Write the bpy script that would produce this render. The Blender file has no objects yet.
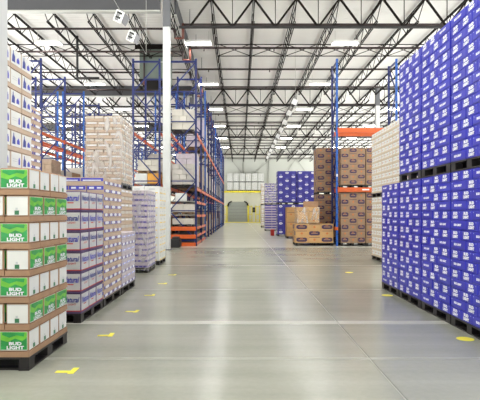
import bpy, bmesh, math, random
from mathutils import Vector, Matrix
random.seed(7)
S = bpy.context.scene
C = S.collection
PI = math.pi

# ------------------------------------------------------------------ materials
def lin(c):
    out = []
    for v in c:
        v /= 255.0
        out.append(v/12.92 if v <= 0.04045 else ((v+0.055)/1.055)**2.4)
    return tuple(out) + (1.0,)
MATS = {}
def mat(name, rgb, rough=0.6, metal=0.0, coat=0.0, var=0.0, scale=4.0, bump=0.0, spec=0.5, emit=0.0):
    if name in MATS: return MATS[name]
    m = bpy.data.materials.new(name); m.use_nodes = True
    nt = m.node_tree; b = nt.nodes['Principled BSDF']
    b.inputs['Base Color'].default_value = lin(rgb)
    b.inputs['Roughness'].default_value = rough
    b.inputs['Metallic'].default_value = metal
    b.inputs['Specular IOR Level'].default_value = spec
    b.inputs['Coat Weight'].default_value = coat
    b.inputs['Coat Roughness'].default_value = 0.15
    if emit:
        b.inputs['Emission Color'].default_value = lin(rgb)
        b.inputs['Emission Strength'].default_value = emit
    if var or bump:
        geo = nt.nodes.new('ShaderNodeNewGeometry')
        n = nt.nodes.new('ShaderNodeTexNoise'); n.inputs['Scale'].default_value = scale
        n.inputs['Detail'].default_value = 4
        nt.links.new(geo.outputs['Position'], n.inputs['Vector'])
        if var:
            mp = nt.nodes.new('ShaderNodeMapRange')
            mp.inputs['From Min'].default_value = .3; mp.inputs['From Max'].default_value = .7
            mp.inputs['To Min'].default_value = 1-var; mp.inputs['To Max'].default_value = 1+var
            nt.links.new(n.outputs['Fac'], mp.inputs['Value'])
            h = nt.nodes.new('ShaderNodeHueSaturation'); h.inputs['Color'].default_value = lin(rgb)
            nt.links.new(mp.outputs['Result'], h.inputs['Value'])
            nt.links.new(h.outputs['Color'], b.inputs['Base Color'])
        if bump:
            bp = nt.nodes.new('ShaderNodeBump'); bp.inputs['Strength'].default_value = bump
            bp.inputs['Distance'].default_value = .02
            nt.links.new(n.outputs['Fac'], bp.inputs['Height'])
            nt.links.new(bp.outputs['Normal'], b.inputs['Normal'])
    MATS[name] = m
    return m

blue_card = mat('blue carton', (27, 31, 182), .35, coat=.35, var=.12, scale=2.5, bump=.4)
blue_dark = mat('deep blue print', (28, 32, 150), .4, coat=.3)
white_ink = mat('white print', (238, 240, 248), .45)
pale_ink = mat('pale print', (160, 168, 235), .45)
green_ink = mat('green print', (40, 156, 76), .4, coat=.2, var=.25, scale=9)
lime_ink = mat('lime print', (112, 196, 62), .4, coat=.2, var=.15, scale=14)
white_card = mat('white carton', (228, 229, 227), .5, coat=.15, var=.03, scale=5)
grey_ink = mat('pale grey print', (200, 203, 206), .5)
green_dk = mat('dark green print', (58, 122, 84), .5)
kraft = mat('kraft cardboard', (168, 134, 106), .8, var=.08, scale=6)
kraft_dk = mat('brown cardboard', (154, 126, 101), .8, var=.1, scale=5)
tan_card = mat('tan carton', (190, 156, 122), .75, var=.06, scale=5)
pale_tan = mat('pale tan carton', (198, 176, 156), .7, var=.05, scale=5)
silver_card = mat('silver carton', (206, 206, 208), .45, coat=.2, var=.04, scale=6)
navy_ink = mat('navy print', (48, 62, 150), .45)
royal_ink = mat('royal blue print', (70, 72, 190), .45)
red_ink = mat('red print', (196, 72, 72), .5)
plum_ink = mat('plum print', (66, 46, 78), .5)
plum_tray = mat('plum tray', (96, 76, 120), .6)
lilac = mat('lilac tray wrap', (150, 138, 184), .4, coat=.3, var=.1, scale=6)
lilac_pale = mat('pale wrapped cans', (204, 194, 204), .4, coat=.3, var=.1, scale=9)
cream_tray = mat('cream tray', (208, 192, 170), .7)
far_blue = mat('dusty blue carton', (60, 58, 158), .45, coat=.3, var=.1)
tan_box = mat('light tan box', (196, 156, 106), .75, var=.08)
violet_ink = mat('violet print', (80, 72, 160), .45)
orange_ink = mat('orange print', (200, 118, 66), .6)
yellow_ink = mat('yellow print', (240, 208, 96), .5)
gold_card = mat('amber carton', (226, 164, 70), .6, var=.08)
pallet_blk = mat('black plastic pallet', (34, 31, 32), .45, var=.15, scale=20)
pallet_wood = mat('worn wood pallet', (150, 122, 92), .8, var=.2, scale=12)
wrap_grey = mat('grey wrapped goods', (196, 190, 184), .35, coat=.4, var=.15, scale=3, bump=.6)
wrap_white = mat('white wrapped goods', (212, 206, 196), .35, coat=.4, var=.08, scale=3, bump=.6)
wrap_brown = mat('brown wrapped goods', (176, 152, 130), .4, coat=.4, var=.15, scale=3, bump=.6)
dark_goods = mat('dark goods', (70, 64, 66), .6, var=.2)
rack_blue = mat('blue rack paint', (14, 32, 98), .4, var=.06)
rack_blue_lt = mat('bright blue rack paint', (24, 88, 175), .4, var=.06)
rack_orange = mat('orange rack paint', (208, 92, 36), .42, var=.06)
steel_dark = mat('dark brown steel', (24, 19, 17), .8, var=.1, spec=.15)
steel_grey = mat('grey primer steel', (48, 46, 47), .7, var=.05, spec=.2)
pipe_dark = mat('dark sprinkler pipe', (44, 30, 30), .5)
pipe_red = mat('rust red pipe', (100, 52, 42), .5)
curtain_m = mat('grey draft curtain', (70, 70, 74), .7, var=.04, scale=1.0)
unit_green = mat('grey green unit panel', (100, 110, 102), .6, var=.05)
col_white = mat('white column paint', (198, 200, 201), .5, var=.02)
col_grey = mat('grey column steel', (100, 101, 106), .5)
galv = mat('galvanised metal', (176, 176, 172), .4, metal=.3)
yellow_paint = mat('yellow paint', (238, 222, 60), .5)
yellow_tape = mat('yellow floor tape', (240, 228, 70), .5)
sign_white = mat('white placard', (240, 240, 240), .5)
black_m = mat('black rubber', (28, 28, 30), .6)
grey_m = mat('mid grey panel', (120, 120, 124), .6)
red_m = mat('red plastic', (205, 60, 50), .4)
dock_grey = mat('grey dock door', (160, 165, 160), .5, var=.04)
lamp_m = mat('lit lamp lens', (255, 253, 248), .5, emit=130.0)

def film_mat():
    m = bpy.data.materials.new('clear stretch film'); m.use_nodes = True
    nt = m.node_tree; b = nt.nodes['Principled BSDF']
    b.inputs['Base Color'].default_value = (.9, .9, .9, 1); b.inputs['Roughness'].default_value = .18
    geo = nt.nodes.new('ShaderNodeNewGeometry')
    mpg = nt.nodes.new('ShaderNodeMapping'); mpg.inputs['Scale'].default_value = (1.5, 1.5, .6)
    mpg.inputs['Rotation'].default_value = (.3, .6, .2)
    n = nt.nodes.new('ShaderNodeTexNoise'); n.inputs['Scale'].default_value = 3; n.inputs['Detail'].default_value = 5
    n.inputs['Distortion'].default_value = 1.2
    r = nt.nodes.new('ShaderNodeMapRange'); r.inputs['From Min'].default_value = .42; r.inputs['From Max'].default_value = .72
    r.inputs['To Min'].default_value = .04; r.inputs['To Max'].default_value = .6
    bp = nt.nodes.new('ShaderNodeBump'); bp.inputs['Strength'].default_value = .7
    L = nt.links.new
    L(geo.outputs['Position'], mpg.inputs['Vector']); L(mpg.outputs['Vector'], n.inputs['Vector'])
    L(n.outputs['Fac'], r.inputs['Value']); L(r.outputs['Result'], b.inputs['Alpha'])
    L(n.outputs['Fac'], bp.inputs['Height']); L(bp.outputs['Normal'], b.inputs['Normal'])
    return m
film = film_mat()

# ------------------------------------------------------------------ geometry helpers
class MB:
    def __init__(s): s.bm = bmesh.new(); s.mats = []
    def mi(s, m):
        if m not in s.mats: s.mats.append(m)
        return s.mats.index(m)
    def box(s, x0, x1, y0, y1, z0, z1, m, bevel=0):
        r = bmesh.ops.create_cube(s.bm, size=1)
        vs = r['verts']
        for v in vs:
            v.co = Vector(((x0+x1)/2+v.co.x*(x1-x0), (y0+y1)/2+v.co.y*(y1-y0), (z0+z1)/2+v.co.z*(z1-z0)))
        i = s.mi(m)
        fs = set(f for v in vs for f in v.link_faces)
        for f in fs: f.material_index = i
        if bevel:
            es = list(set(e for v in vs for e in v.link_edges))
            bmesh.ops.bevel(s.bm, geom=es, offset=bevel, segments=1, affect='EDGES')
        return s
    def bar(s, p, q, w, h, m):
        p, q = Vector(p), Vector(q); d = q-p; L = d.length; d.normalize()
        up = Vector((0, 0, 1)) if abs(d.z) < .95 else Vector((0, 1, 0))
        sd = d.cross(up).normalized(); up = sd.cross(d)
        i = s.mi(m)
        vs = []
        for e in (p, q):
            for a, b in ((-1, -1), (1, -1), (1, 1), (-1, 1)):
                vs.append(s.bm.verts.new(e+sd*a*w/2+up*b*h/2))
        for f in ((0, 1, 2, 3), (7, 6, 5, 4), (0, 4, 5, 1), (1, 5, 6, 2), (2, 6, 7, 3), (3, 7, 4, 0)):
            s.bm.faces.new([vs[k] for k in f]).material_index = i
        return s
    def tube(s, p, q, r, m, n=8):
        p, q = Vector(p), Vector(q); d = (q-p).normalized()
        up = Vector((0, 0, 1)) if abs(d.z) < .95 else Vector((0, 1, 0))
        sd = d.cross(up).normalized(); up = sd.cross(d)
        i = s.mi(m); a = []; b = []
        for k in range(n):
            o = sd*math.cos(2*PI*k/n)*r+up*math.sin(2*PI*k/n)*r
            a.append(s.bm.verts.new(p+o)); b.append(s.bm.verts.new(q+o))
        for k in range(n):
            f = s.bm.faces.new((a[k], a[(k+1) % n], b[(k+1) % n], b[k])); f.material_index = i; f.smooth = True
        s.bm.faces.new(a[::-1]).material_index = i; s.bm.faces.new(b).material_index = i
        return s
    def poly(s, pts, m):
        vs = [s.bm.verts.new(p) for p in pts]
        s.bm.faces.new(vs).material_index = s.mi(m)
        return s
    def mesh(s, name):
        bmesh.ops.recalc_face_normals(s.bm, faces=s.bm.faces)
        me = bpy.data.meshes.new(name); s.bm.to_mesh(me); s.bm.free()
        for m in s.mats: me.materials.append(m)
        return me
    def build(s, name, parent=None, loc=None):
        return inst(name, s.mesh(name), parent, loc)

def inst(name, me, parent=None, loc=None):
    o = bpy.data.objects.new(name, me); C.objects.link(o)
    if loc: o.location = loc
    if parent: o.parent = parent
    return o
def tag(o, label, cat, group=None, kind=None):
    o['label'] = label; o['category'] = cat
    if group: o['group'] = group
    if kind: o['kind'] = kind
    return o
def empty(name, loc, label, cat, group=None):
    o = bpy.data.objects.new(name, None); C.objects.link(o); o.location = loc
    o.empty_display_size = .2
    return tag(o, label, cat, group)
def struct(o):
    o['kind'] = 'structure'; return o

# text -> polygons, cached
_txt = {}
def text_tris(s, shear=0.0, off=0.03):
    k = (s, shear, off)
    if k in _txt: return _txt[k]
    cu = bpy.data.curves.new('t', 'FONT'); cu.body = s; cu.size = 1; cu.shear = shear; cu.offset = off
    cu.resolution_u = 2; cu.align_x = 'CENTER'; cu.space_line = .82
    o = bpy.data.objects.new('t', cu); C.objects.link(o)
    dg = bpy.context.evaluated_depsgraph_get()
    me = o.evaluated_get(dg).to_mesh()
    vs = [v.co.copy() for v in me.vertices]; ps = [tuple(p.vertices) for p in me.polygons]
    o.evaluated_get(dg).to_mesh_clear()
    bpy.data.objects.remove(o); bpy.data.curves.remove(cu)
    xs = [v.x for v in vs]; ys = [v.y for v in vs]
    cx, cy = (min(xs)+max(xs))/2, (min(ys)+max(ys))/2
    W, H = max(xs)-min(xs), max(ys)-min(ys)
    _txt[k] = ([((v.x-cx)/W, (v.y-cy)/H) for v in vs], ps, W/H)
    return _txt[k]

# ---- decorations in face coordinates u 0..w, v 0..h
def d_text(out, s, u, v, w, h, m, **kw):
    vs, ps, asp = text_tris(s, **kw)
    out.append(('t', [(u+a*w, v+b*h) for a, b in vs], ps, m))
def d_rect(out, u0, u1, v0, v1, m, lift=0):
    out.append(('r', [(u0, v0), (u1, v0), (u1, v1), (u0, v1)], lift, m))
def d_poly(out, pts, m, lift=0): out.append(('r', pts, lift, m))

def deco(kind, w, h):
    o = []
    if kind == 'logo':
        d_text(o, 'BUD', w/2, h*.72, w*.44, h*.36, white_ink, off=.085)
        d_text(o, 'LIGHT', w/2, h*.3, w*.54, h*.36, white_ink, off=.085)
        d_rect(o, w*.86, w*.93, h*.8, h*.88, pale_ink)
    elif kind == 'stripe':
        d_text(o, 'BUD LIGHT', w*.5, h*.52, w*.5, h*.28, white_ink, off=.085)
        d_rect(o, w*.05, w*.1, h*.78, h*.88, pale_ink)
        d_rect(o, 0, w, 0, h*.1, blue_dark)
    elif kind == 'green':
        m = .012
        d_rect(o, m, w-m, m, h-m, green_ink)
        d_poly(o, [(m, h*.55), (w*.3, h*.45), (w*.55, h*.62), (w*.8, h*.5), (w-m, h*.66), (w-m, h-m), (m, h-m)], lime_ink, 1)
        d_poly(o, [(w*.1, h*.8), (w*.35, h*.66), (w*.6, h*.78), (w*.85, h*.72), (w*.88, h*.9), (w*.12, h*.94)], green_ink, 2)
        d_text(o, 'BUD', w*.56, h*.37, w*.44, h*.17, white_ink, off=.05)
        d_text(o, 'LIGHT', w*.56, h*.17, w*.6, h*.18, white_ink, off=.05)
    elif kind == 'wgreen':
        d_rect(o, w*.38, w*.58, h*.05, h*.26, green_dk)
        d_rect(o, w*.06, w*.94, h*.9, h*.93, grey_ink)
        d_rect(o, w*.42, w*.52, h*.28, h*.4, grey_ink)
    elif kind == 'natural':
        d_text(o, 'Natural', w*.5, h*.66, w*.86, h*.3, navy_ink, shear=.3, off=.02)
        d_text(o, 'LIGHT', w*.55, h*.4, w*.42, h*.1, red_ink, off=.02)
        d_rect(o, w*.08, w*.92, h*.12, h*.3, grey_ink)
        d_rect(o, 0, w, 0, h*.055, red_ink); 
    elif kind == 'naturals':
        d_text(o, 'Natural', w*.5, h*.64, w*.86, h*.34, royal_ink, shear=.3, off=.02)
        d_rect(o, w*.3, w*.62, h*.34, h*.4, red_ink)
        d_rect(o, 0, w, 0, h*.055, red_ink)
    elif kind == 'band':          # tan tray, blue band with white marks
        d_rect(o, 0, w, h*.45, h*.98, royal_ink)
        d_rect(o, w*.12, w*.42, h*.58, h*.84, white_ink, 1)
        d_rect(o, w*.6, w*.86, h*.6, h*.82, white_ink, 1)
    elif kind == 'bandthin':
        d_rect(o, 0, w, h*.5, h*.95, royal_ink)
        d_rect(o, w*.08, w*.9, h*.56, h*.7, white_ink, 1)
    elif kind == 'blip':
        d_rect(o, 0, w, h*.12, h*.55, violet_ink)
        d_poly(o, [(w*.2, h*.2), (w*.5, h*.14), (w*.8, h*.22), (w*.8, h*.5), (w*.5, h*.58), (w*.2, h*.5)], white_ink, 1)
    elif kind == 'pale_blip':
        d_rect(o, w*.1, w*.9, h*.3, h*.6, pale_ink)
        d_rect(o, w*.3, w*.7, h*.36, h*.54, white_ink, 1)
    elif kind == 'lilac':
        d_rect(o, 0, w, h*.0, h*.42, lilac)
        for k in range(3): d_rect(o, w*(.1+.3*k), w*(.3+.3*k), h*.06, h*.34, violet_ink, 1)
    elif kind == 'wyellow':
        d_rect(o, w*.1, w*.9, h*.02, h*.16, yellow_ink)
        d_rect(o, w*.3, w*.7, h*.5, h*.7, grey_ink)
    elif kind == 'bottles':
        d_poly(o, [(w*.1, h*.15), (w*.4, h*.15), (w*.4, h*.55), (w*.28, h*.7), (w*.27, h*.88), (w*.21, h*.88), (w*.2, h*.7), (w*.14, h*.55)], navy_ink)
        d_poly(o, [(w*.55, h*.2), (w*.82, h*.2), (w*.82, h*.42), (w*.7, h*.6), (w*.55, h*.42)], royal_ink)
    elif kind == 'bottlepale':
        d_rect(o, w*.15, w*.6, h*.5, h*.54, grey_ink); d_rect(o, w*.15, w*.6, h*.36, h*.4, grey_ink)
        d_poly(o, [(w*.7, h*.2), (w*.86, h*.2), (w*.86, h*.5), (w*.8, h*.68), (w*.76, h*.68), (w*.7, h*.5)], royal_ink)
    elif kind == 'oval':
        d_poly(o, [(w*.06, h*.3), (w*.2, h*.16), (w*.8, h*.16), (w*.94, h*.3), (w*.94, h*.72), (w*.8, h*.86), (w*.2, h*.86), (w*.06, h*.72)], plum_ink)
        d_rect(o, w*.24, w*.76, h*.46, h*.58, kraft, 1); d_rect(o, w*.36, w*.6, h*.68, h*.76, orange_ink, 1)
    elif kind == 'spark':
        d_poly(o, [(w*.5, h*.28), (w*.62, h*.5), (w*.5, h*.72), (w*.38, h*.5)], orange_ink)
        d_rect(o, w*.06, w*.94, h*.86, h*.93, plum_ink)
    elif kind == 'bluefar':
        pts = [(w/2+math.cos(2*PI*k/12)*w*.3, h*.55+math.sin(2*PI*k/12)*h*.28) for k in range(12)]
        d_poly(o, pts, white_ink)
        d_rect(o, w*.34, w*.66, h*.5, h*.6, blue_dark, 1)
    elif kind == 'bluefar2':
        d_rect(o, w*.3, w*.7, h*.1, h*.2, pale_ink)
    elif kind == 'whiterow':
        d_rect(o, w*.2, w*.35, h*.3, h*.62, orange_ink); d_rect(o, w*.45, w*.85, h*.36, h*.58, grey_ink)
    elif kind == 'slats':
        for k in range(3): d_rect(o, w*(.22+.3*k), w*(.27+.3*k), 0, h, grey_m)
    elif kind == 'sack':
        d_rect(o, w*.1, w*.9, h*.3, h*.62, white_ink)
    return o

_case = {}
def case_mesh(w, d, h, base, front, side, tray=0, tray_m=None):
    """w along x, d along y; front decoration on both y faces, side decoration on both x faces"""
    k = (round(w, 3), round(d, 3), round(h, 3), base.name, front, side, tray)
    if k in _case: return _case[k]
    b = MB(); g = .003
    t = tray*h
    if tray:
        b.box(-w/2+g*.3, w/2-g*.3, -d/2+g*.3, d/2-g*.3, 0, t, tray_m)
        b.box(-w/2+g*2, w/2-g*2, -d/2+g*2, d/2-g*2, t-.002, h-g, base, .013)
        gg = g*2
    else:
        b.box(-w/2+g, w/2-g, -d/2+g, d/2-g, 0, h-g*.6, base, .006); gg = g
    bmesh.ops.recalc_face_normals(b.bm, faces=b.bm.faces)
    hh = h-t
    for kind, fw, fn in ((front, w, lambda u, v, e: (-w/2+u, -d/2+gg-e, t+v)), (front, w, lambda u, v, e: (w/2-u, d/2-gg+e, t+v)),
                         (side, d, lambda u, v, e: (w/2-gg+e, -d/2+u, t+v)), (side, d, lambda u, v, e: (-w/2+gg-e, d/2-u, t+v))):
        if not kind: continue
        for it in deco(kind, fw-.02, hh-.014):
            if it[0] == 'r':
                _, pts, lift, m = it
                b.poly([fn(u+.01, v+.007, .002+.0015*lift) for u, v in pts], m)
            else:
                _, pts, ps, m = it
                vs = [b.bm.verts.new(fn(u+.01, v+.007, .006)) for u, v in pts]
                i = b.mi(m)
                for p in ps:
                    try: b.bm.faces.new([vs[q] for q in p]).material_index = i
                    except ValueError: pass
    me = bpy.data.meshes.new('case')
    b.bm.normal_update(); b.bm.to_mesh(me); b.bm.free()
    for m in b.mats: me.materials.append(m)
    _case[k] = me
    return me

_pal = {}
def pallet_mesh(w, d, m, h=.13):
    k = (round(w, 2), round(d, 2), m.name, h)
    if k in _pal: return _pal[k]
    b = MB(); x, y = w/2, d/2
    b.box(-x, x, -y, y, h-.022, h, m)
    for i in range(3):
        cx = -x+.055+(w-.11)*i/2
        b.box(cx-.05, cx+.05, -y, y, 0, .018, m)
        for j in range(3):
            cy = -y+.07+(d-.14)*j/2
            b.box(cx-.05, cx+.05, cy-.065, cy+.065, .016, h-.02, m)
    for j in range(3):
        cy = -y+.07+(d-.14)*j/2
        b.box(-x+.02, x-.02, cy-.05, cy+.05, .0, .016, m)
    _pal[k] = b.mesh('pallet'); return _pal[k]

# ------------------------------------------------------------------ pallet loads
# style: base material, per parity (xs, ys) lists of (fraction, decoration), tray fraction, part name
def cells(spec): 
    t = sum(f for f, _ in spec); out = []; a = 0
    for f, k in spec: out.append((a/t, f/t, k)); a += f
    return out
STY = {
 'blue':   dict(base=blue_card, part='beer_case', lay=[([(1,'stripe')]*3, [(.31,'logo'),(.31,'logo'),(.45,'stripe')]), ([(1,'logo')]*4, [(.45,'stripe'),(.31,'logo'),(.31,'logo')])]),
 'green':  dict(base=white_card, part='beer_pack', tray=.2, tray_m=kraft, lay=[([(1,'green')]*4, [(1,'wgreen')]*4), ([(1,'wgreen')]*5, [(1,'green')]*3)]),
 'natural':dict(base=silver_card, part='beer_pack', tray=.07, tray_m=plum_tray, lay=[([(1,'natural')]*4, [(1,'naturals')]*3), ([(1,'naturals')]*4, [(1,'natural')]*3)]),
 'band':   dict(base=tan_card, part='beer_case', lay=[([(1,'band')]*4, [(1,'bandthin')]*3), ([(1,'bandthin')]*3, [(1,'band')]*4)]),
 'bandside':dict(base=pale_tan, part='beer_case', lay=[([(1,'bandthin')]*3, [(1,'blip')]*4), ([(1,'band')]*4, [(1,'blip')]*3)]),
 'pale':   dict(base=lilac_pale, part='beer_case', lay=[([(1,'pale_blip')]*3, [(1,'blip')]*4), ([(1,'pale_blip')]*4, [(1,'pale_blip')]*3)]),
 'lilac':  dict(base=lilac_pale, part='can_tray', lay=[([(1,'lilac')]*3, [(1,'lilac')]*3), ([(1,'lilac')]*4, [(1,'lilac')]*3)]),
 'wyellow':dict(base=white_card, part='beer_case', lay=[([(1,'wyellow')]*2, [(1,'wyellow')]*3), ([(1,'wyellow')]*3, [(1,'wyellow')]*2)]),
 'bottles':dict(base=white_card, part='beer_case', tray=.2, tray_m=pale_tan, lay=[([(1,'bottles')]*4, [(1,'bottlepale'),(1,'bottles'),(1,'bottles')]), ([(1,'bottlepale')]*4, [(1,'bottlepale')]*2+[(1,'bottles')])]),
 'tanwrap':dict(base=wrap_white, part='can_tray', tray=.42, tray_m=pale_tan, lay=[([(1,'sack')]*3, [(1,None)]*3), ([(1,None)]*4, [(1,'sack')]*3)]),
 'brown':  dict(base=kraft_dk, part='beer_case', lay=[([(1,'oval'),(1,'spark'),(1,'oval')], [(1,'oval'),(1,'spark'),(1,'oval')]), ([(1,'spark'),(1,'oval'),(1,'spark')], [(1,'spark'),(1,'oval'),(1,'spark')])]),
 'brownlow':dict(base=tan_box, part='beer_case', lay=[([(1,'oval'),(1,'spark'),(1,'oval')], [(1,'spark'),(1,'oval')]), ([(1,'spark'),(1,'oval'),(1,'spark')], [(1,'oval'),(1,'spark')])]),
 'tan':    dict(base=tan_box, part='cardboard_box', lay=[([(1,'spark')]*2, [(1,None)]*2), ([(1,None)]*2, [(1,'spark')]*2)]),
 'bluefar':dict(base=far_blue, part='beer_case', lay=[([(1,'bluefar'),(1,'bluefar2'),(1,'bluefar')], [(1,'bluefar'),(1,'bluefar2'),(1,'bluefar')]), ([(1,'bluefar2'),(1,'bluefar'),(1,'bluefar2')], [(1,'bluefar2'),(1,'bluefar'),(1,'bluefar2')])]),
 'lilacfar':dict(base=violet_ink, part='can_tray', tray=.36, tray_m=lilac_pale, lay=[([(1,None)]*2, [(1,None)]*2)]*2),
 'white':  dict(base=white_card, part='beer_case', tray=.22, tray_m=cream_tray, lay=[([(1,'whiterow')]*3, [(1,'whiterow')]*3), ([(1,'whiterow')]*4, [(1,'whiterow')]*4)]),
 'slats':  dict(base=white_card, part='white_crate', lay=[([(1,'slats')]*2, [(1,'slats')]*2)]*2),
}
def load(label, X0, X1, Y0, Y1, z0, z1, n, style, group, side='R', pal=pallet_blk, palh=.13, allf=False, wrap=False, lay0=0, cat='pallet load'):
    st = STY[style]
    cx, cy = (X0+X1)/2, (Y0+Y1)/2; W, D = X1-X0, Y1-Y0
    r = empty('pallet_load', (cx, cy, z0), label, cat, group)
    inst('pallet', pallet_mesh(W, D, pal, palh), r)
    h = (z1-z0-palh)/n
    xs0, ys0 = None, None
    mn = 9
    for L in range(n):
        fx, fy = st['lay'][(L+lay0) % 2]
        xs, ys = cells(fx), cells(fy); z = palh+L*h
        mn = min(mn, min(f for _, f, _ in xs)*W, min(f for _, f, _ in ys)*D)
        for i, (ax, wx, kx) in enumerate(xs):
            for j, (ay, wy, ky) in enumerate(ys):
                edge = (i == len(xs)-1 and side == 'R') or (i == 0 and side == 'L')
                if not (edge or j == 0 or (L == n-1 and (z0+palh+L*h < 2.0))): continue
                me = case_mesh(wx*W, wy*D, h, st['base'], kx, ky, st.get('tray', 0), st.get('tray_m'))
                c = inst(st['part'], me, r, (-W/2+(ax+wx/2)*W+random.uniform(-.004, .004), -D/2+(ay+wy/2)*D+random.uniform(-.004, .004), z))
                c.rotation_euler.z = random.uniform(-.006, .006)
    # the cases behind the outer courses
    k = .03
    b = MB()
    ins = .22
    x0, x1 = (-W/2+k, W/2-ins) if side == 'R' else (-W/2+ins, W/2-k)
    b.box(x0, x1, -D/2+ins, D/2-k, palh+.002, z1-z0-(h if z1 < 2.2 else .004)-.002, st.get('tray_m') or st['base'], .01)
    b.build('inner_cases', r)
    if wrap:
        b = MB(); e = .015
        b.box(-W/2-e, W/2+e, -D/2-e, D/2+e, palh*.5, z1-z0-.02, film)
        f = b.build('stretch_wrap', r); f['label'] = 'clear plastic stretch film'
    return r

X_R = 2.83
words = ['nearest', 'second', 'third', 'fourth', 'fifth', 'sixth', 'seventh', 'eighth', 'ninth', 'tenth', 'eleventh', 'twelfth', 'thirteenth', 'fourteenth', 'fifteenth', 'sixteenth']
P = 1.09
for k in range(5):      # lower row, from the camera outwards
    y0 = 10.0-(5-k)*P
    load(f'blue beer cases on floor pallet right of aisle, lower tier, {words[k]} from camera' if k < 4 else
         'blue beer cases on floor pallet, far end of right blue row, no blue on top',
         X_R, X_R+1.2, y0+.012, y0+P-.012, 0, 2.045, 15, 'blue', 'blue cases on the floor pallets', 'L', lay0=k)
for k in range(4):
    y0 = 8.91-(4-k)*P
    load(['blue beer cases on upper tier, out past the right edge of the picture',
          'blue beer cases on upper tier, rightmost upper block in the picture',
          'blue beer cases on upper tier, middle of the upper blue blocks',
          'blue beer cases on upper tier, far end block beside the white trays'][k],
         X_R, X_R+1.2, y0+.012, y0+P-.012, 2.047, 4.1, 15, 'blue', 'blue cases on the upper pallets', 'L', lay0=k+1)

# left front stacks
load('green and white beer packs in brown trays, closest load on the left', -3.18, -2.0, 4.75, 5.8, 0, 1.93, 7, 'green', 'loads along the left of the aisle', 'R', lay0=0)
load('silver beer packs with blue script and plum trays, behind the green packs', -3.28, -2.16, 6.8, 7.9, 0, 1.8, 6, 'natural', 'loads along the left of the aisle', 'R')
load('tan trays with blue bands on a floor pallet, just beyond the silver packs', -3.28, -2.16, 7.94, 9.12, 0, 2.07, 15, 'bandside', 'loads along the left of the aisle', 'R')
load('low stack of pale printed trays, shortest floor load on the left of the aisle', -3.2, -2.16, 9.16, 10.3, 0, 1.13, 8, 'pale', 'loads along the left of the aisle', 'R')
load('tall stack of lilac wrapped can trays standing behind the low stack', -3.4, -2.3, 12.5, 13.6, 0, 2.07, 14, 'lilac', 'loads along the left of the aisle', 'R', wrap=True)
load('white cases with yellow edges beside the low white part of the second column', -3.6, -2.3, 14.3, 15.5, 0, 2.27, 10, 'wyellow', 'loads along the left of the aisle', 'R')
load('tan cases on a floor pallet under the tall wrapped tan and white stack', -3.5, -2.6, 10.95, 12.1, 0, 2.04, 12, 'tanwrap', None, 'R')
load('tall tan and white trays in clear film, raised on another load on the left', -3.4, -2.6, 11.0, 12.1, 2.042, 3.64, 12, 'tanwrap', None, 'R', wrap=True)
load('white cases with blue bottle prints on the floor behind the first white column', -4.5, -3.36, 6.9, 8.0, 0, 1.98, 6, 'bottles', 'bottle print cases behind the first column', 'R')
load('white cases with blue bottle prints on top, beside the first white column', -4.5, -3.33, 6.9, 8.0, 1.982, 3.93, 6, 'bottles', 'bottle print cases behind the first column', 'R', lay0=1)
load('tan trays on the floor, hindmost under the shorter stack behind the bottle prints', -5.1, -3.92, 8.7, 9.82, 0, 1.8, 12, 'band', None, 'R')
load('tan and pale trays on top, just right of the tall bottle print cases', -5.1, -3.9, 8.7, 9.82, 1.802, 3.5, 12, 'bandside', None, 'R')

# right middle: white trays, upper and lower
for k, y0 in enumerate((13.0, 14.12, 15.24)):
    w = ['nearest', 'middle', 'farthest'][k]
    load(f'white trays on floor pallet beyond the blue cases, right, {w} of three', 4.3, 5.5, y0, y0+1.1, 0, 2.0, 9, 'white', 'white tray loads on the right', 'L')
    load(f'white trays raised on another white load on the right, {w} of three', 4.3, 5.5, y0, y0+1.1, 2.002, 4.05, 10, 'white', 'white tray loads on the right', 'L')

# brown cases around the right rack
Y = 22.78
load('brown plum-printed cases on the floor just left of the right rack post', 3.73, 4.86, 24.2, 25.3, 0, 2.4, 9, 'brown', 'brown cases by the right rack', 'L')
load('brown plum-printed cases, upper stack just left of the right rack post', 3.73, 4.86, 24.2, 25.3, 2.402, 4.66, 8, 'brown', 'brown cases by the right rack', 'L')
load('brown cases on the floor inside the right rack, next to its left post', 4.6, 5.72, 22.8, 23.9, 0.003, 2.44, 8, 'brown', 'brown cases by the right rack', 'L')
load('brown cases on the floor inside the right rack, half hidden by the white trays', 5.75, 6.9, 22.8, 23.9, 0.003, 2.44, 8, 'brown', 'brown cases by the right rack', 'L', lay0=1)
load('brown cases on the middle beam of the right rack, next to its left post', 4.6, 5.72, 22.8, 23.9, 2.66, 4.48, 7, 'brown', 'brown cases by the right rack', 'L', lay0=1)
load('brown cases on middle beam of right rack, half hidden by the white trays', 5.75, 6.9, 22.8, 23.9, 2.66, 4.48, 7, 'brown', 'brown cases by the right rack', 'L')
load('low block of brown cases on the floor before the tall brown stacks', 2.54, 4.28, 22.9, 24.1, 0, 1.0, 3, 'brownlow', 'brown cases by the right rack', 'L')
load('opened brown boxes under clear film resting on the low brown block', 2.64, 3.64, 22.95, 24.0, 1.002, 1.78, 4, 'tan', None, 'L', wrap=True, pal=pallet_wood, palh=.06)
load('narrow tan stack of boxes on a pallet, left of the low brown block', 2.75, 3.75, 29.4, 30.4, 0, 1.85, 6, 'tan', None, 'L')
r = empty('cardboard_box', (3.5, 23.0-.1, 1.69), 'plain tan box lying on top of the filmed brown boxes', 'box')
r.location = (3.3, 23.5, 1.782)
b = MB(); b.box(-.3, .33, -.25, .25, 0, .26, kraft, .01); b.build('carton', r)
b = MB(); b.box(-.3, .33, -.03, .03, .2605, .263, kraft_dk); b.build('packing_tape', r)

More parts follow.
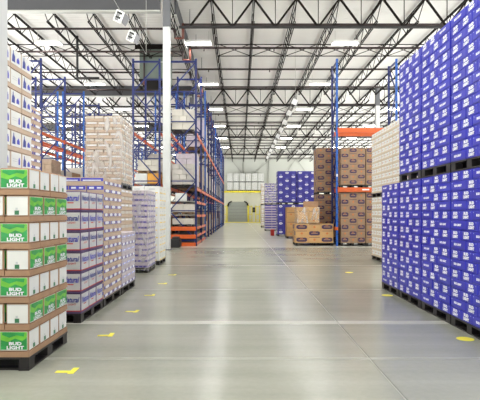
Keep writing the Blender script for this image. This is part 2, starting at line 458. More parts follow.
# far blue blocks
for i, x0 in enumerate((2.42, 3.68)):
    load(['white spotted blue cases far down the aisle, lower left block', 'white spotted blue cases far down the aisle, lower right, behind tan boxes'][i],
         x0, x0+1.22, 32.2, 33.4, 0, 2.05, 7, 'bluefar', 'far blue blocks', 'L', lay0=i)
    load(['white spotted blue cases far down the aisle, upper left block', 'white spotted blue cases far down the aisle, upper right block'][i],
         x0, x0+1.22, 32.2, 33.4, 2.052, 4.2, 8, 'bluefar', 'far blue blocks', 'L', lay0=i)
load('lilac and white trays on the floor left of the far blue blocks', 2.1, 3.25, 42, 43.2, 0, 2.2, 10, 'lilacfar', 'far lilac trays', 'L')
load('lilac and white trays raised up left of the far blue blocks', 2.1, 3.25, 42, 43.2, 2.202, 4.0, 8, 'lilacfar', 'far lilac trays', 'L', wrap=True)
load('pale crates on the floor beyond the lilac trays', 2.2, 3.3, 52, 53.2, 0, 2.3, 5, 'white', 'far pale crates', 'L')
load('pale crates raised up beyond the lilac trays', 2.2, 3.3, 52, 53.2, 2.302, 4.6, 5, 'white', 'far pale crates', 'L')
# small red bin
r = empty('floor_bin', (2.15, 33.2, 0), 'small red bin on the floor left of the far blue blocks', 'bin')
b = MB(); b.box(-.12, .12, -.15, .15, 0, .36, red_m, .02); b.build('bin_body', r)
b = MB(); b.box(-.14, .14, -.17, .17, .36, .41, red_m, .01); b.build('rim', r)

# ------------------------------------------------------------------ racks
def frame_mesh(dep, H, m, axis):
    """two posts are separate; this is the bracing. axis 'x': frame plane spans x"""
    b = MB(); w = .05
    def pt(t, z): return (t, 0, z) if axis == 'x' else (0, t, z)
    zs = [0.25]
    while zs[-1]+1.35 < H-.1: zs.append(zs[-1]+1.35)
    for i, z in enumerate(zs):
        b.bar(pt(-dep/2, z), pt(dep/2, z), w, w, m)
        if i+1 < len(zs):
            a, c = (-dep/2, dep/2) if i % 2 else (dep/2, -dep/2)
            b.bar(pt(a, z), pt(c, zs[i+1]), w, w, m)
    b.bar(pt(-dep/2, H-.12), pt(dep/2, H-.12), w, w, m)
    return b.mesh('bracing')
def post_mesh(H, m):
    b = MB()
    b.box(-.045, .045, -.035, .035, .012, H, m, .006)
    b.box(-.08, .08, -.08, .08, 0, .012, m)
    for k in range(int(H/.3)):
        b.box(-.015, .015, -.0385, -.035, .2+k*.3, .26+k*.3, pallet_blk)
    return b.mesh('post')
def beam_mesh(L, axis, hh=.13):
    b = MB()
    if axis == 'y': b.box(-.025, .025, 0, L, -hh, 0, rack_orange, .006)
    else: b.box(0, L, -.025, .025, -hh, 0, rack_orange, .006)
    for t in (0, L):   # end plates
        if axis == 'y': b.box(-.035, .035, t-.03, t+.03, -hh-.04, .03, rack_orange)
        else: b.box(t-.03, t+.03, -.035, .035, -hh-.04, .03, rack_orange)
    return b.mesh('beam')
H = 8.5
PO, PO2 = post_mesh(H, rack_blue), post_mesh(H, rack_blue_lt)
def rack_row(label, xa, xb, y0, nb, bay, levels, group, m2=False):
    r = empty('pallet_rack', ((xa+xb)/2, y0, 0), label, 'rack', group)
    dep = xb-xa
    fm = frame_mesh(dep, H, rack_blue, 'x')
    bm_ = beam_mesh(bay-.1, 'y')
    for i in range(nb+1):
        f = inst('upright_frame', fm, r, (0, i*bay, 0))
        for s in (-1, 1): inst('post', PO2 if (i % 4 == 2) else PO, f, (s*dep/2, 0, 0))
        if i < nb:
            for z in levels:
                for s in (-1, 1): inst('beam', bm_, r, (s*dep/2, i*bay+.05, z))
    return r
A = rack_row('blue and orange pallet rack facing the aisle on the left beyond the white column', -3.2, -2.0, 22.7, 13, 3.0, (2.68, 5.2), 'pallet racks')
Bk = rack_row('blue and orange pallet rack backing onto the aisle rack, left of the second column', -4.85, -3.65, 22.7, 13, 3.0, (2.85, 5.2), 'pallet racks')
Cr = rack_row('blue and orange pallet rack far left, seen above the silver packs', -10.2, -9.0, 22.6, 13, 3.1, (2.7, 5.2), 'pallet racks')
Dr = rack_row('blue pallet rack at the far left behind the other far left rack', -11.75, -10.5, 22.6, 13, 3.1, (2.7, 5.2), 'pallet racks')
# low shelf levels in the first bay of the aisle rack, with end rails facing the camera
for z in (.14, .5, .86, 1.42, 2.05):
    for s in (-1, 1):
        c = MB(); c.box(-.025, .025, 0, 5.9, -.12, 0, rack_orange, .006); c.build('beam', A, (s*.6, .05, z))
    if z < 1:
        c = MB(); c.box(-.6, .6, -.03, .03, -.16, .02, rack_orange, .006); c.build('end_rail', A, (0, -.06, z))
    c = MB(); c.box(-.57, .57, .06, 5.9, -.03, -.005, galv); c.build('shelf_deck', A, (0, 0, z))
# rack on the right, facing the camera
r = empty('pallet_rack', (4.4, 22.7, 0), 'blue and orange pallet rack facing the camera behind the white trays', 'rack', 'pallet racks')
fm = frame_mesh(1.15, H, rack_blue, 'y'); bm_ = beam_mesh(2.6, 'x', .2)
for i in range(4):
    f = inst('upright_frame', fm, r, (i*2.7, .58, 0))
    inst('post', PO2, f, (0, -.58, 0)); inst('post', PO, f, (0, .58, 0))
    if i < 3:
        for z in (2.66, 5.36):
            for yy in (0, 1.16): inst('beam', bm_, r, (i*2.7+.05, yy, z))
c = MB(); c.box(-.06, .06, -.05, 1.2, .72, .86, rack_orange, .008); g = c.build('post_guard', r, (-.01, 0, 0)); g['label'] = 'orange guard plate'
c = MB(); c.box(-.03, .03, -.043, -.037, .0, .12, white_ink); g = c.build('placard', r, (0, 0, 3.15)); g['label'] = 'white tag'
c = MB(); c.box(-.16, .16, -.034, -.028, -.1, -.04, white_ink); g = c.build('placard', r, (1.3, 0, 2.63)); g['label'] = 'white strip tag'

# goods in the racks
GM = [wrap_grey, wrap_white, wrap_brown, kraft_dk, wrap_white, lilac_pale]
GN = ['grey wrapped', 'white wrapped', 'brown wrapped', 'brown boxed', 'white wrapped', 'pale wrapped']
_g = {}
def goods(label, x0, x1, y0, y1, z0, z1, gi, group, boxes=True):
    w, d, h = x1-x0, y1-y0, z1-z0
    r = empty('racked_load', ((x0+x1)/2, (y0+y1)/2, z0), label, 'pallet load', group)
    inst('pallet', pallet_mesh(w, d, pallet_wood if gi % 2 else pallet_blk, .11), r)
    k = (round(w, 2), round(d, 2), round(h, 2), gi)
    if k not in _g:
        rnd = random.Random(gi*31+int(h*100)); b = MB(); n = max(1, round((h-.11)/.27)); hh = (h-.11)/n
        for j in range(n):
            nx = 3 if j % 2 else 2; ny = 3
            for i in range(nx):
                for q in range(ny):
                    e = rnd.uniform(0, .012)
                    b.box(-w/2+w*i/nx+e, -w/2+w*(i+1)/nx-e, -d/2+d*q/ny+e, -d/2+d*(q+1)/ny-e, .11+j*hh, .11+(j+1)*hh-.006, GM[gi], .01)
        _g[k] = b.mesh('goods')
    inst('goods', _g[k], r)
    return r
bw = ['first', 'second', 'third', 'fourth', 'fifth', 'sixth', 'seventh', 'eighth', 'ninth', 'tenth', 'eleventh', 'twelfth', 'thirteenth']
# aisle rack: special first bay
goods('grey wrapped load on the middle beam at the near end of left aisle rack', -3.12, -2.1, 22.85, 24.0, 2.69, 3.75, 0, 'loads in the left aisle rack')
goods('pale wrapped load on the top beam at the near end of left aisle rack', -3.12, -2.1, 22.85, 24.0, 5.21, 6.25, 4, 'loads in the left aisle rack')
goods('low white wrapped load on the shelf second from top at the rack near end', -3.1, -2.1, 22.85, 24.0, 1.43, 1.92, 1, 'loads in the left aisle rack')
goods('flat white wrapped load on the third low shelf at the rack near end', -3.1, -2.1, 22.85, 24.0, .87, 1.26, 4, 'loads in the left aisle rack')
r = empty('carton', (-2.72, 22.95, 2.055), 'small white carton on the shelf under the grey wrapped load', 'box')
b = MB(); b.box(-.25, .25, -.02, .4, 0, .36, white_card, .01); b.build('box_body', r)
b = MB(); b.box(-.25, .25, .17, .21, .361, .364, kraft); b.build('packing_tape', r)
for z, nm in ((.145, 'bottom'), (.505, 'second lowest')):
    r = empty('stored_crate', (-2.4, 23.6, z), f'dark crate on the {nm} orange shelf at the rack near end', 'crate')
    b = MB(); b.box(-.4, .3, -.6, .6, 0, .18, dark_goods, .01); b.build('crate_body', r)
    b = MB(); b.box(-.41, .31, -.61, .61, .15, .19, black_m, .005); b.build('crate_rim', r)
for row, nm, xa, xb, levels, y0, bay in (('A', 'left aisle rack', -3.1, -2.08, ((0, 'floor'), (2.69, 'middle beam'), (5.21, 'top beam')), 22.7, 3.0),
                                 ('B', 'rack backing onto the left aisle rack', -4.78, -3.72, ((0, 'floor'), (2.86, 'middle beam'), (5.21, 'top beam')), 22.7, 3.0),
                                 ('C', 'far left rack', -10.1, -9.1, ((0, 'floor'), (2.71, 'middle beam'), (5.21, 'top beam')), 22.6, 3.1)):
    for i in range(0, {'A': 11, 'B': 5, 'C': 7}[row]):
        for zi, (z, zn) in enumerate(levels):
            for h_, hn in ((0, 'near half'), (1, 'far half')):
                if row == 'A' and ((i == 0 and h_ == 0) or (i < 2 and zi == 0)): continue
                rr = random.random()
                if zi == 2 and rr < (.45 if row == 'A' else .75): continue
                if row == 'C' and (zi == 2 or (zi == 1 and rr < .4)): continue
                if row == 'B' and zi == 2: continue
                if row == 'B' and i == 0 and zi == 1: continue
                if i > 6 and h_ == 1: continue
                gi = random.randrange(6)
                hgt = random.choice((1.0, 1.4, 1.7))
                goods(f'{GN[gi]} load, {nm}, {bw[i]} bay, {zn}, {hn}', xa, xb, y0+i*bay+.12+h_*1.42, y0+i*bay+1.42+h_*1.42, z+.003, z+hgt, gi, f'loads in the {nm}')
r = empty('carton', (-4.55, 23.0, 2.86), 'white carton on the middle beam left of the second column', 'box')
b = MB(); b.box(-.27, .27, 0, .9, 0, .46, white_card, .01); b.build('box_body', r)
r = empty('carton', (-3.97, 23.0, 2.86), 'amber orange carton on the middle beam left of the second column', 'box')
b = MB(); b.box(-.29, .27, 0, .9, 0, .46, gold_card, .01); b.build('box_body', r)
goods('white wrapped flat load above the amber and white cartons left of the second column', -4.7, -3.75, 23.0, 24.2, 3.34, 3.95, 1, None)

# ------------------------------------------------------------------ building
def floor_mat():
    m = bpy.data.materials.new('polished concrete'); m.use_nodes = True
    nt = m.node_tree; b = nt.nodes['Principled BSDF']; L = nt.links.new; N = nt.nodes.new
    geo = N('ShaderNodeNewGeometry')
    def noise(scale, sx=1, sy=1, det=5):
        mp = N('ShaderNodeMapping'); mp.inputs['Scale'].default_value = (sx, sy, 1)
        n = N('ShaderNodeTexNoise'); n.inputs['Scale'].default_value = scale; n.inputs['Detail'].default_value = det
        L(geo.outputs['Position'], mp.inputs['Vector']); L(mp.outputs['Vector'], n.inputs['Vector']); return n.outputs['Fac']
    a = noise(.6); c = noise(2.2, .12, 1.6); d = noise(18, 1, 1, 3)
    def math_(op, x, y):
        q = N('ShaderNodeMath'); q.operation = op
        for i, v in enumerate((x, y)):
            if isinstance(v, (int, float)): q.inputs[i].default_value = v
            else: L(v, q.inputs[i])
        return q.outputs[0]
    s = math_('ADD', math_('MULTIPLY', a, .45), math_('ADD', math_('MULTIPLY', c, .4), math_('MULTIPLY', d, .15)))
    r = N('ShaderNodeValToRGB'); L(s, r.inputs['Fac'])
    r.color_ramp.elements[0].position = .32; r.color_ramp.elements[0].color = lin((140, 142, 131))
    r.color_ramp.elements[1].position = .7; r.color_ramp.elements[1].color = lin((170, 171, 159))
    # stronger light on the far floor painted in as a lighter colour
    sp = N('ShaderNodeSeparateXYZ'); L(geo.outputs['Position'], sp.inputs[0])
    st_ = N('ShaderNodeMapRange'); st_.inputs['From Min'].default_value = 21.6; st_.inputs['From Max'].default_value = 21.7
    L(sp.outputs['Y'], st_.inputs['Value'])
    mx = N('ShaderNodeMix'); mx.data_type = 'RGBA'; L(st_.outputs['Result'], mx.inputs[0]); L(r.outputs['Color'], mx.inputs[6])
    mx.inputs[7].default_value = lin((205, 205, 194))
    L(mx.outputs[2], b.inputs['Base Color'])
    rr = N('ShaderNodeMapRange'); rr.inputs['To Min'].default_value = .13; rr.inputs['To Max'].default_value = .3
    L(s, rr.inputs['Value']); L(rr.outputs['Result'], b.inputs['Roughness'])
    b.inputs['Specular IOR Level'].default_value = .55
    return m
def deck_mat():
    m = bpy.data.materials.new('white corrugated deck'); m.use_nodes = True
    nt = m.node_tree; b = nt.nodes['Principled BSDF']; L = nt.links.new
    geo = nt.nodes.new('ShaderNodeNewGeometry'); w = nt.nodes.new('ShaderNodeTexWave')
    w.bands_direction = 'Y'; w.inputs['Scale'].default_value = 1.6
    L(geo.outputs['Position'], w.inputs['Vector'])
    bp = nt.nodes.new('ShaderNodeBump'); bp.inputs['Strength'].default_value = .5; bp.inputs['Distance'].default_value = .04
    L(w.outputs['Fac'], bp.inputs['Height']); L(bp.outputs['Normal'], b.inputs['Normal'])
    b.inputs['Base Color'].default_value = lin((228, 226, 224)); b.inputs['Roughness'].default_value = .7
    return m
YW = 80.5; XL, XRt = -30, 24; ZD = 10.42
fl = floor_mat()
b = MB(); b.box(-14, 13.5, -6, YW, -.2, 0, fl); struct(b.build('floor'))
b = MB(); b.box(XL, XRt, -8, YW+.3, ZD, ZD+.15, deck_mat()); struct(b.build('ceiling'))
wall_up = mat('grey green wall paint', (198, 200, 194), .8, var=.03, scale=.5)
wall_lo = mat('cream wall paint', (222, 222, 213), .8, var=.03, scale=.5)
b = MB(); b.box(XL, XRt, YW, YW+.3, 4.8, ZD, wall_up); b.box(XL, XRt, YW-.02, YW+.3, 0, 4.8, wall_lo); struct(b.build('wall_back'))
# floor joints (saw cuts)
joint = mat('pale floor joint', (164, 165, 154), .3); joint_d = mat('dark floor joint', (104, 104, 98), .7)
n = 0
for x, w, m in ((1.33, .01, joint), (1.345, .006, joint_d), (-3.3, .01, joint_d)):
    n += 1; b = MB(); b.box(x-w/2, x+w/2, -7, YW, -.003, .0012, m); struct(b.build(f'trim_{n}'))
for y, w, m in ((6.85, .2, mat('filled floor joint', (190, 190, 180), .3)), (5.15, .08, joint), (9.8, .03, joint), (14.3, .05, joint), (20.5, .04, joint_d), (28, .04, joint), (35.5, .05, joint_d)):
    n += 1; b = MB(); b.box(-8, 8, y-w/2, y+w/2, -.003, .001, m); struct(b.build(f'trim_{n}'))

# dock doors
def dock(xc, idx, w=3.2, hh=3.3):
    r = bpy.data.objects.new(f'door_{idx}', None); C.objects.link(r); r.location = (xc, YW-.05, 0); struct(r)
    b = MB(); pts = [(-w/2, 0), (w/2, 0), (w/2, hh-.5), (w/2-.5, hh), (-w/2+.5, hh), (-w/2, hh-.5)]
    f = [b.bm.verts.new((x, 0, z)) for x, z in pts]; g = [b.bm.verts.new((x, -.06, z)) for x, z in pts]
    i = b.mi(dock_grey); b.bm.faces.new(f).material_index = i; b.bm.faces.new(g[::-1]).material_index = i
    for k in range(6): b.bm.faces.new((f[k], g[k], g[(k+1) % 6], f[(k+1) % 6])).material_index = i
    for k in range(1, 6): b.box(-w/2+.1, w/2-.1, -.075, -.06, k*.52, k*.52+.03, grey_m)
    b.build('door_leaf', r)
    b = MB()
    for s in (-1, 1):
        b.bar((s*(w/2+.02), -.1, hh-.75), (s*(w/2-.12), -.1, hh-.2), .25, .25, black_m)
        b.bar((s*(w/2-.1), -.1, hh-.2), (s*(w/2-.6), -.1, hh+.08), .2, .2, black_m)
    b.build('dock_seal', r)
    b = MB()
    for s in (-1, 1): b.box(s*(w/2+.12)-.05, s*(w/2+.12)+.05, -.1, 0, 0, hh-.4, yellow_paint)
    b.build('door_track', r)
dock(-.33, 1); dock(5.1, 2); dock(-5.8, 3)
def guard(x0, x1, label):
    r = empty('safety_guard', ((x0+x1)/2, YW-1.2, 0), label, 'guard rail', 'yellow guards by the dock doors')
    w = x1-x0; b = MB()
    for s in (-1, 1): b.tube((s*w/2, 0, 0), (s*w/2, 0, 2.7), .07, yellow_paint)
    b.build('guard_post', r)
    b = MB()
    for z in (.4, 1.3, 2.5): b.tube((-w/2, 0, z), (w/2, 0, z), .05, yellow_paint)
    b.build('rail', r)
guard(1.25, 1.9, 'yellow tubular guard on the right of the far dock door')
guard(2.5, 3.1, 'yellow tubular guard between the black box and the right hand dock door')
guard(-2.7, -2.2, 'yellow tubular guard on the left of the far dock door by the rack end')
r = empty('control_box', (2.2, YW-.03, 1.6), 'small black control box on the cream wall between the dock doors', 'control box')
b = MB(); b.box(-.33, .33, -.2, 0, 0, .8, black_m, .03); b.build('box_body', r)
b = MB(); b.box(-.2, .2, -.22, -.2, .2, .6, dark_goods, .01); b.build('cover', r)
b = MB(); b.box(-3.3, 8, YW-1.6, YW-1.3, 0, .09, yellow_paint); tag(b.build('floor_curb'), 'low yellow curb on the floor before the far dock doors', 'curb')
# yellow platform above doors with pale loads
r = empty('storage_platform', (.6, YW-.8, 0), 'long yellow storage platform above the far dock doors', 'platform')
b = MB(); b.box(-3.6, 3.6, -.9, .7, 4.75, 5.0, yellow_paint, .01); b.build('deck_beam', r)
for x in (-3.4, 3.4):
    b = MB(); b.box(x-.07, x+.07, -.8, -.66, 0, 4.75, galv); b.build('post', r)
for k in range(6):
    x0 = -2.0+k*.98
    load(f'white slatted crates on the yellow platform, lower tier, {words[k] if k else "leftmost"} {"from left" if k else "one"}', x0, x0+.84, YW-1.5, YW-.5, 5.003, 6.35, 2, 'slats', 'crates on the yellow platform', 'R')
    if k != 9:
        load(f'white slatted crates on the yellow platform, upper tier, {words[k] if k else "leftmost"} {"from left" if k else "one"}', x0, x0+.84, YW-1.5, YW-.5, 6.352, 7.75, 2, 'slats', 'crates on the yellow platform', 'R')
# wall braces
for i, (p, q) in enumerate((((.3, 7.9), (-1.6, 10.3)), ((2.2, 7.9), (5.2, 10.35)), ((12, 6), (9, 10.3)), ((6.5, 6.5), (9, 10.3)))):
    b = MB(); b.bar((p[0], YW-.12, p[1]), (q[0], YW-.12, q[1]), .09, .09, galv)
    tag(b.build('wall_brace'), ['grey diagonal brace on the far wall above the left crates', 'grey diagonal brace on the far wall above the right crates',
        'grey diagonal brace on the far wall, rightmost', 'grey diagonal brace on the far wall above the blue blocks'][i], 'brace', 'far wall braces')
for x in (.5, 4.6):
    b = MB(); b.tube((x, YW-.15, 5.2), (x, YW-.15, 10.3), .08, galv)
    tag(b.build('wall_pipe'), 'pale vertical pipe on the far wall ' + ('over the dock door' if x < 1 else 'left of the blue blocks'), 'pipe')

# columns
cn = 0
for x, y, nm in ((-3.065, 6.155, 'white steel column at the left edge of the picture, closest to the camera'),
                 (-3.0, 20.5, 'white column with grey top standing between the left racks'),
                 (-3.42, 35.5, 'white column inside the left racks, third along the aisle'),
                 (-3.42, 50.5, 'white column inside the left racks, fourth along the aisle'),
                 (-3.42, 65.5, 'white column inside the left racks, farthest'),
                 (9.75, 20.5, 'white column behind the tall blue cases on the right'),
                 (9.75, 35.5, 'white column with grey top above the orange beam on the right'),
                 (9.75, 50.5, 'white column far right behind the brown stacks'),
                 (9.75, 65.5, 'white column farthest right behind the brown stacks')):
    w = .145
    r = empty('column', (x, y, 0), nm, 'column', 'white columns')
    b = MB(); b.box(-w, w, -w, w, 0, 9.1, col_white, .02); b.build('shaft', r)
    b = MB(); b.box(-w, w, -w, w, 9.1, ZD, col_grey, .01); g = b.build('capital', r); g['label'] = 'grey upper length'
    b = MB(); b.box(-w-.08, w+.08, -w-.08, w+.08, 0, .03, col_grey); b.build('base_plate', r)

# roof steel
YG = [20.5, 35.5, 50.5, 65.5]
names_g = ['nearest', 'second', 'third', 'farthest']
PX, OX = 1.76, .57
def girder_mesh(xa, xb):
    b = MB(); zt, zb = 10.3, 9.12
    b.box(xa, xb, -.06, .06, zt-.05, zt+.05, steel_dark); b.box(xa, xb, -.07, .07, zb-.035, zb+.035, steel_grey)
    k0 = math.ceil((xa-OX)/PX); k1 = math.floor((xb-OX)/PX)
    for k in range(k0, k1+1):
        x = OX+k*PX
        for s in (-1, 1):
            xe = x+s*PX/2
            if xa <= xe <= xb: b.bar((x, 0, zt), (xe, 0, zb), .075, .075, steel_dark)
        if xa <= x+PX/2 <= xb: b.bar((x+PX/2, 0, zb), (x+PX/2, 0, zt), .03, .03, steel_dark)
    return b.mesh('roof_girder')
gm = girder_mesh(-2.5, 24)
gml = girder_mesh(-30, -3.3)
for i, y in enumerate(YG):
    o = inst('roof_girder', gm, None, (0, y, 0)); tag(o, f'dark zigzag roof girder crossing above the aisle, {names_g[i]} of four', 'girder', 'roof girders')
    if i:
        o = inst('roof_girder', gml, None, (0, y+.4, 0)); tag(o, f'dark zigzag roof girder over the left racks, {["","nearest","middle","farthest"][i]} of three', 'girder', 'roof girders')
def joist_mesh():
    b = MB(); zt, zb = 10.34, 9.66; L = 15
    for s in (-1, 1): b.box(s*.04-.016, s*.04+.016, .05, L-.05, zt-.05, zt, steel_dark)
    for s in (-1, 1): b.box(s*.04-.016, s*.04+.016, .9, L-.9, zb, zb+.05, steel_dark)
    n = 9; p = (L-1.8)/n
    b.bar((0, .1, zt-.03), (0, .9, zb+.03), .028, .028, steel_dark); b.bar((0, L-.1, zt-.03), (0, L-.9, zb+.03), .028, .028, steel_dark)
    for k in range(n):
        y = .9+k*p
        b.bar((0, y, zb+.03), (0, y+p/2, zt-.03), .028, .028, steel_dark)
        b.bar((0, y+p/2, zt-.03), (0, y+p, zb+.03), .028, .028, steel_dark)
    return b.mesh('roof_joist')
jm = joist_mesh()
ordn = lambda n: f'{n}' + ('th' if 10 <= n % 100 <= 20 else {1: 'st', 2: 'nd', 3: 'rd'}.get(n % 10, 'th'))
for bi, (y, k0, k1) in enumerate(((20.5, -8, 6), (35.5, -11, 8), (50.5, -14, 10), (65.5, -16, 10))):
    for k in range(k0, k1+1):
        x = OX+k*PX
        o = inst('roof_joist', jm, None, (x, y, 0))
        side = f'{ordn(k+1)} right of aisle centre' if k >= 0 else f'{ordn(-k)} left of aisle centre'
        tag(o, f'dark webbed roof joist, {names_g[bi]} visible roof bay, {side}', 'joist', 'roof joists')
    for dy, full in ((5.1 if bi == 3 else 5.5, True), (10, False)):
        for ka, kb, sd in ((k0, -2, 'left'), (-1, k1, 'right')):
            b = MB(); zt, zb = 10.3, 9.66
            for k in range(ka, kb):
                x = OX+k*PX
                if full:
                    b.bar((x, 0, zt), (x+PX, 0, zb), .03, .03, steel_dark); b.bar((x, .03, zb), (x+PX, .03, zt), .03, .03, steel_dark)
            b.bar((OX+ka*PX, 0, zt-.04), (OX+kb*PX, 0, zt-.04), .04, .04, steel_dark)
            b.bar((OX+ka*PX, 0, zb), (OX+kb*PX, 0, zb), .04, .04, steel_dark)
            tag(b.build('joist_bridging', None, (0, y+dy, 0)), f'{"crossed" if full else "plain"} dark bridging rods, {names_g[bi]} visible roof bay, {sd} of the column line', 'bridging', 'joist bridging')
# sprinkler pipes
for i, yy in enumerate((21.9, 25.0, 28.7, 32.75, 38, 41.7, 45.4, 49.1, 54, 59, 64, 70, 75)):
    r = empty('sprinkler_pipe', (0, yy, 9.75), f'dark sprinkler branch pipe crossing under the roof, {bw[i]} from the camera', 'pipe', 'sprinkler pipes')
    b = MB(); b.tube((-2.5, 0, 0), (23.5, 0, 0), .055, pipe_dark)
    for k in range(4): b.tube((-2.2+k*8, 0, .05), (-2.2+k*8, 0, .675), .012, pipe_dark, 6)
    for k in range(7): b.tube((-1.8+k*3.5, 0, -.02), (-1.8+k*3.5, 0, -.16), .03, pipe_dark, 6)
    b.build('branch_pipe', r)
    b = MB(); b.tube((-2.5, 0, .05), (-2.5, 0, -.62), .06, pipe_red); b.tube((-2.5, 0, -.6), (-2.85, 0, -.6), .05, pipe_red)
    g = b.build('riser', r); g['label'] = 'rust red riser elbow'
    b = MB(); b.tube((-28, 0, -.18), (-2.85, 0, -.18), .05, pipe_dark); b.tube((-2.85, 0, -.18), (-2.85, 0, -.6), .05, pipe_dark); b.build('left_branch', r)
# draft curtains
def curtain(nm, x0, x1, y0, y1, z0=9.66):
    r = empty('draft_curtain', ((x0+x1)/2, (y0+y1)/2, z0), nm, 'draft curtain', 'grey draft curtains')
    w, d = (x1-x0)/2, (y1-y0)/2
    b = MB(); b.box(-w, w, -d, d, .06, ZD-z0-.005, curtain_m); b.build('panel', r)
    b = MB(); b.box(-w-.01, w+.01, -d-.07, d+.07, 0, .06, galv); b.build('bottom_flange', r)
curtain('wide grey draft curtain along the top left of the picture', -16, -3.24, 20.3, 20.4)
curtain('wide grey draft curtain over the left racks, second one back', -24, -3.4, 35.1, 35.2)
curtain('wide grey draft curtain over the left racks, third one back', -30, -3.4, 50.1, 50.2)
for i, y0 in enumerate((20.75, 35.75, 50.75, 65.75)):
    curtain(f'narrow grey draft curtain along the column line, {names_g[i]} of four', -2.72, -2.64, y0, y0+14.2)
# air handling unit over the left racks
r = empty('air_unit', (-4.6, 26.45, 8.56), 'big grey green air unit hung from the roof left of the second column', 'air unit')
b = MB(); b.box(-.72, .76, 0, 1.9, 0, 1.86, unit_green, .02); b.build('casing', r)
b = MB(); b.box(-.76, .8, -.04, 1.94, -.05, .02, steel_dark); b.build('bottom_frame', r)
b = MB(); b.box(-.95, .8, -.06, 0, 1.6, 1.86, steel_dark); b.build('top_frame', r)
b = MB(); b.box(-.68, .72, -.02, 0, .9, .95, galv); b.build('seam_strip', r)
b = MB(); b.tube((-.45, -.12, 1.6), (-.45, -.12, -.1), .045, pipe_dark); b.tube((-.45, -.12, -.1), (-.45, -.12, -.3), .08, pipe_red); b.build('drain_pipe', r)
# black drop pipe at the left
r = empty('drop_pipe', (-8.2, 25.2, 8.3), 'black bent pipe dropping from the roof above the far left rack', 'pipe')
b = MB(); b.tube((0, 0, 2.125), (0, 0, 0), .06, black_m); b.tube((0, 0, 0), (1.1, 0, 0), .06, black_m); b.build('pipe_run', r)

# ceiling lamps
lens = MB(); lens.box(-.6, .6, -.17, .17, -.012, .012, lamp_m); lens_me = lens.mesh('lens')
hs = MB(); hs.box(-.64, .64, -.21, .21, .012, .1, sign_white, .01)
for s in (-1, 1): hs.box(-.64, .64, s*.2-.01, s*.2+.01, -.03, .02, sign_white)
for s in (-1, 1): hs.tube((s*.5, 0, .1), (s*.5, 0, .6), .008, galv, 6)
hs_me = hs.mesh('housing')
rows = (('far left row', -16.6), ('left row', -9.4), ('centre left row', -2.05), ('right row', 5.15), ('far right row', 12.4))
for rn, x in rows:
    for i in range(10):
        y = 1.2+7.75*i
        if y > 79: continue
        r = empty('ceiling_lamp', (x, y, 9.8), f'lit white strip lamp under the roof, {rn}, {words[i]} from the camera', 'lamp', 'roof lamps')
        inst('lamp_lens', lens_me, r); inst('housing', hs_me, r)

# hanging aisle placards
def placard(x, y, z, label, group, dark=True, s=.34):
    r = empty('aisle_placard', (x, y, z), label, 'sign', group)
    b = MB(); b.box(-s/2, s/2, -.008, .008, -s/2, s/2, sign_white)
    if dark:
        for k in range(4):
            b.box(-s*.36, s*(.1 if k % 2 else .3), -.012, -.008, s*(.3-.2*k)-.035, s*(.3-.2*k)+.03, grey_m if k % 2 else black_m)
    o = b.build('front_board', r); o.rotation_euler = (0, .5, -.5)
    b = MB(); b.box(-s/2, s/2, -.008, .008, -s/2, s/2, grey_m); o = b.build('rear_board', r, (.1, .2, .02)); o.rotation_euler = (0, .5, .9)
    b = MB(); b.tube((0, 0, 0), (0, 0, s*.72-.009), .006, galv, 6); b.build('hook', r)
def wire(x, y0, y1, z, label):
    r = empty('hanging_wire', (x, y0, z), label, 'wire')
    b = MB(); b.tube((0, 0, 0), (0, y1-y0, 0), .008, galv, 6); b.build('wire_run', r)
    for yy in (0, y1-y0):
        b = MB(); b.tube((0, yy, 0), (0, yy, ZD-z), .008, galv, 6); b.build('hanger', r)
placard(-3.66, 15.1, 7.44, 'white hanging placard with dark bars at the top left, nearer one', 'placards on the left wire')
placard(-3.66, 16.8, 7.44, 'white hanging placard with dark bars at the top left, farther one', 'placards on the left wire')
wire(-3.66, 10, 19.5, 7.44+.34*.72, 'thin wire carrying the two placards at the top left')
for k in range(10):
    y = 27+k*3
    placard(2.95, y, 7.5, f'white hanging placard above the right of the aisle, {bw[k]} in the line', 'placards on the right wire', False, .3)
wire(2.95, 26.6, 54.6, 7.5+.3*.72, 'thin wire carrying the line of placards above the right of the aisle')
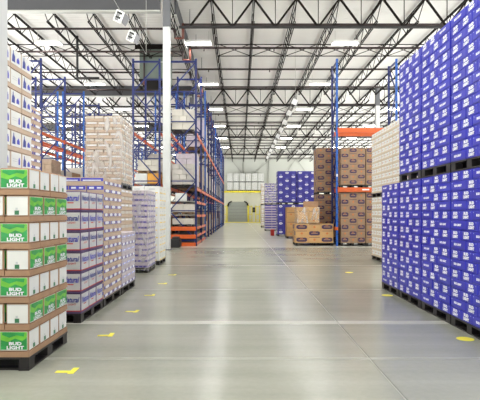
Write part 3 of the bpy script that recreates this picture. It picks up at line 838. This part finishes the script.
# drops holding wires
# floor marks
for i, y in enumerate((4.72, 6.12, 7.6, 9.1, 10.6, 12.1)):
    b = MB(); b.box(-.1, .03, -.03, .03, 0, .002, yellow_tape); b.box(.03, .085, -.06, .12, 0, .002, yellow_tape)
    o = b.build('floor_mark', None, (-1.64, y, .001)); o.rotation_euler.z = .1*math.sin(i*2.3)
    tag(o, f'yellow angled tape mark on the floor left of the aisle, {words[i]} {"one" if i == 0 else "away"}', 'floor mark', 'yellow tape marks')
for i, (x, y) in enumerate(((2.68, 5.95), (2.68, 9.1), (2.75, 12.6))):
    b = MB(); b.tube((0, 0, 0), (0, 0, .002), .1, yellow_tape, 20)
    o = b.build('floor_dot', None, (x, y, .001)) 
    tag(o, f'round yellow dot on the floor by the blue cases, {words[i]} {"to" if i == 0 else "from"} the camera', 'floor mark', 'yellow dots')
b = MB(); b.box(-3.02, -2.6, 21.6, 22.3, 0, .38, black_m, .04); b.box(-2.95, -2.67, 21.7, 22.2, .38, .46, dark_goods, .02)
tag(b.build('equipment_case'), 'low black case on the floor in front of the orange low shelves', 'case')

# ------------------------------------------------------------------ light + camera
w = bpy.data.worlds.new('World'); S.world = w; w.use_nodes = True
wt = w.node_tree; bg = wt.nodes['Background']; bg.inputs['Strength'].default_value = 1.0
tc = wt.nodes.new('ShaderNodeTexCoord'); sx = wt.nodes.new('ShaderNodeSeparateXYZ'); wr = wt.nodes.new('ShaderNodeValToRGB')
wt.links.new(tc.outputs['Generated'], sx.inputs[0])
wm = wt.nodes.new('ShaderNodeMapRange'); wm.inputs['From Min'].default_value = -1; wm.inputs['From Max'].default_value = 1
wt.links.new(sx.outputs['Z'], wm.inputs['Value']); wt.links.new(wm.outputs['Result'], wr.inputs['Fac'])
# added glow below the horizon, uplighting the ceiling; softer sky above
wr.color_ramp.elements[0].position = .47; wr.color_ramp.elements[0].color = (8.6, 8.7, 8.2, 1)
wr.color_ramp.elements[1].position = .51; wr.color_ramp.elements[1].color = (1.0, 1.0, .97, 1)
wt.links.new(wr.outputs['Color'], bg.inputs['Color'])
cam = bpy.data.cameras.new('Camera'); co = bpy.data.objects.new('Camera', cam); C.objects.link(co)
co.location = (0, 0, 1.5); co.rotation_euler = (PI/2, 0, 0)
cam.sensor_width = 36; cam.lens = 37.5; cam.shift_y = 13/480; cam.clip_end = 300; cam.clip_start = .05
S.camera = co
S.view_settings.view_transform = 'Standard'; S.view_settings.look = 'None'
S.view_settings.gamma = 1; S.view_settings.use_curve_mapping = False
S.view_settings.exposure = -0.9
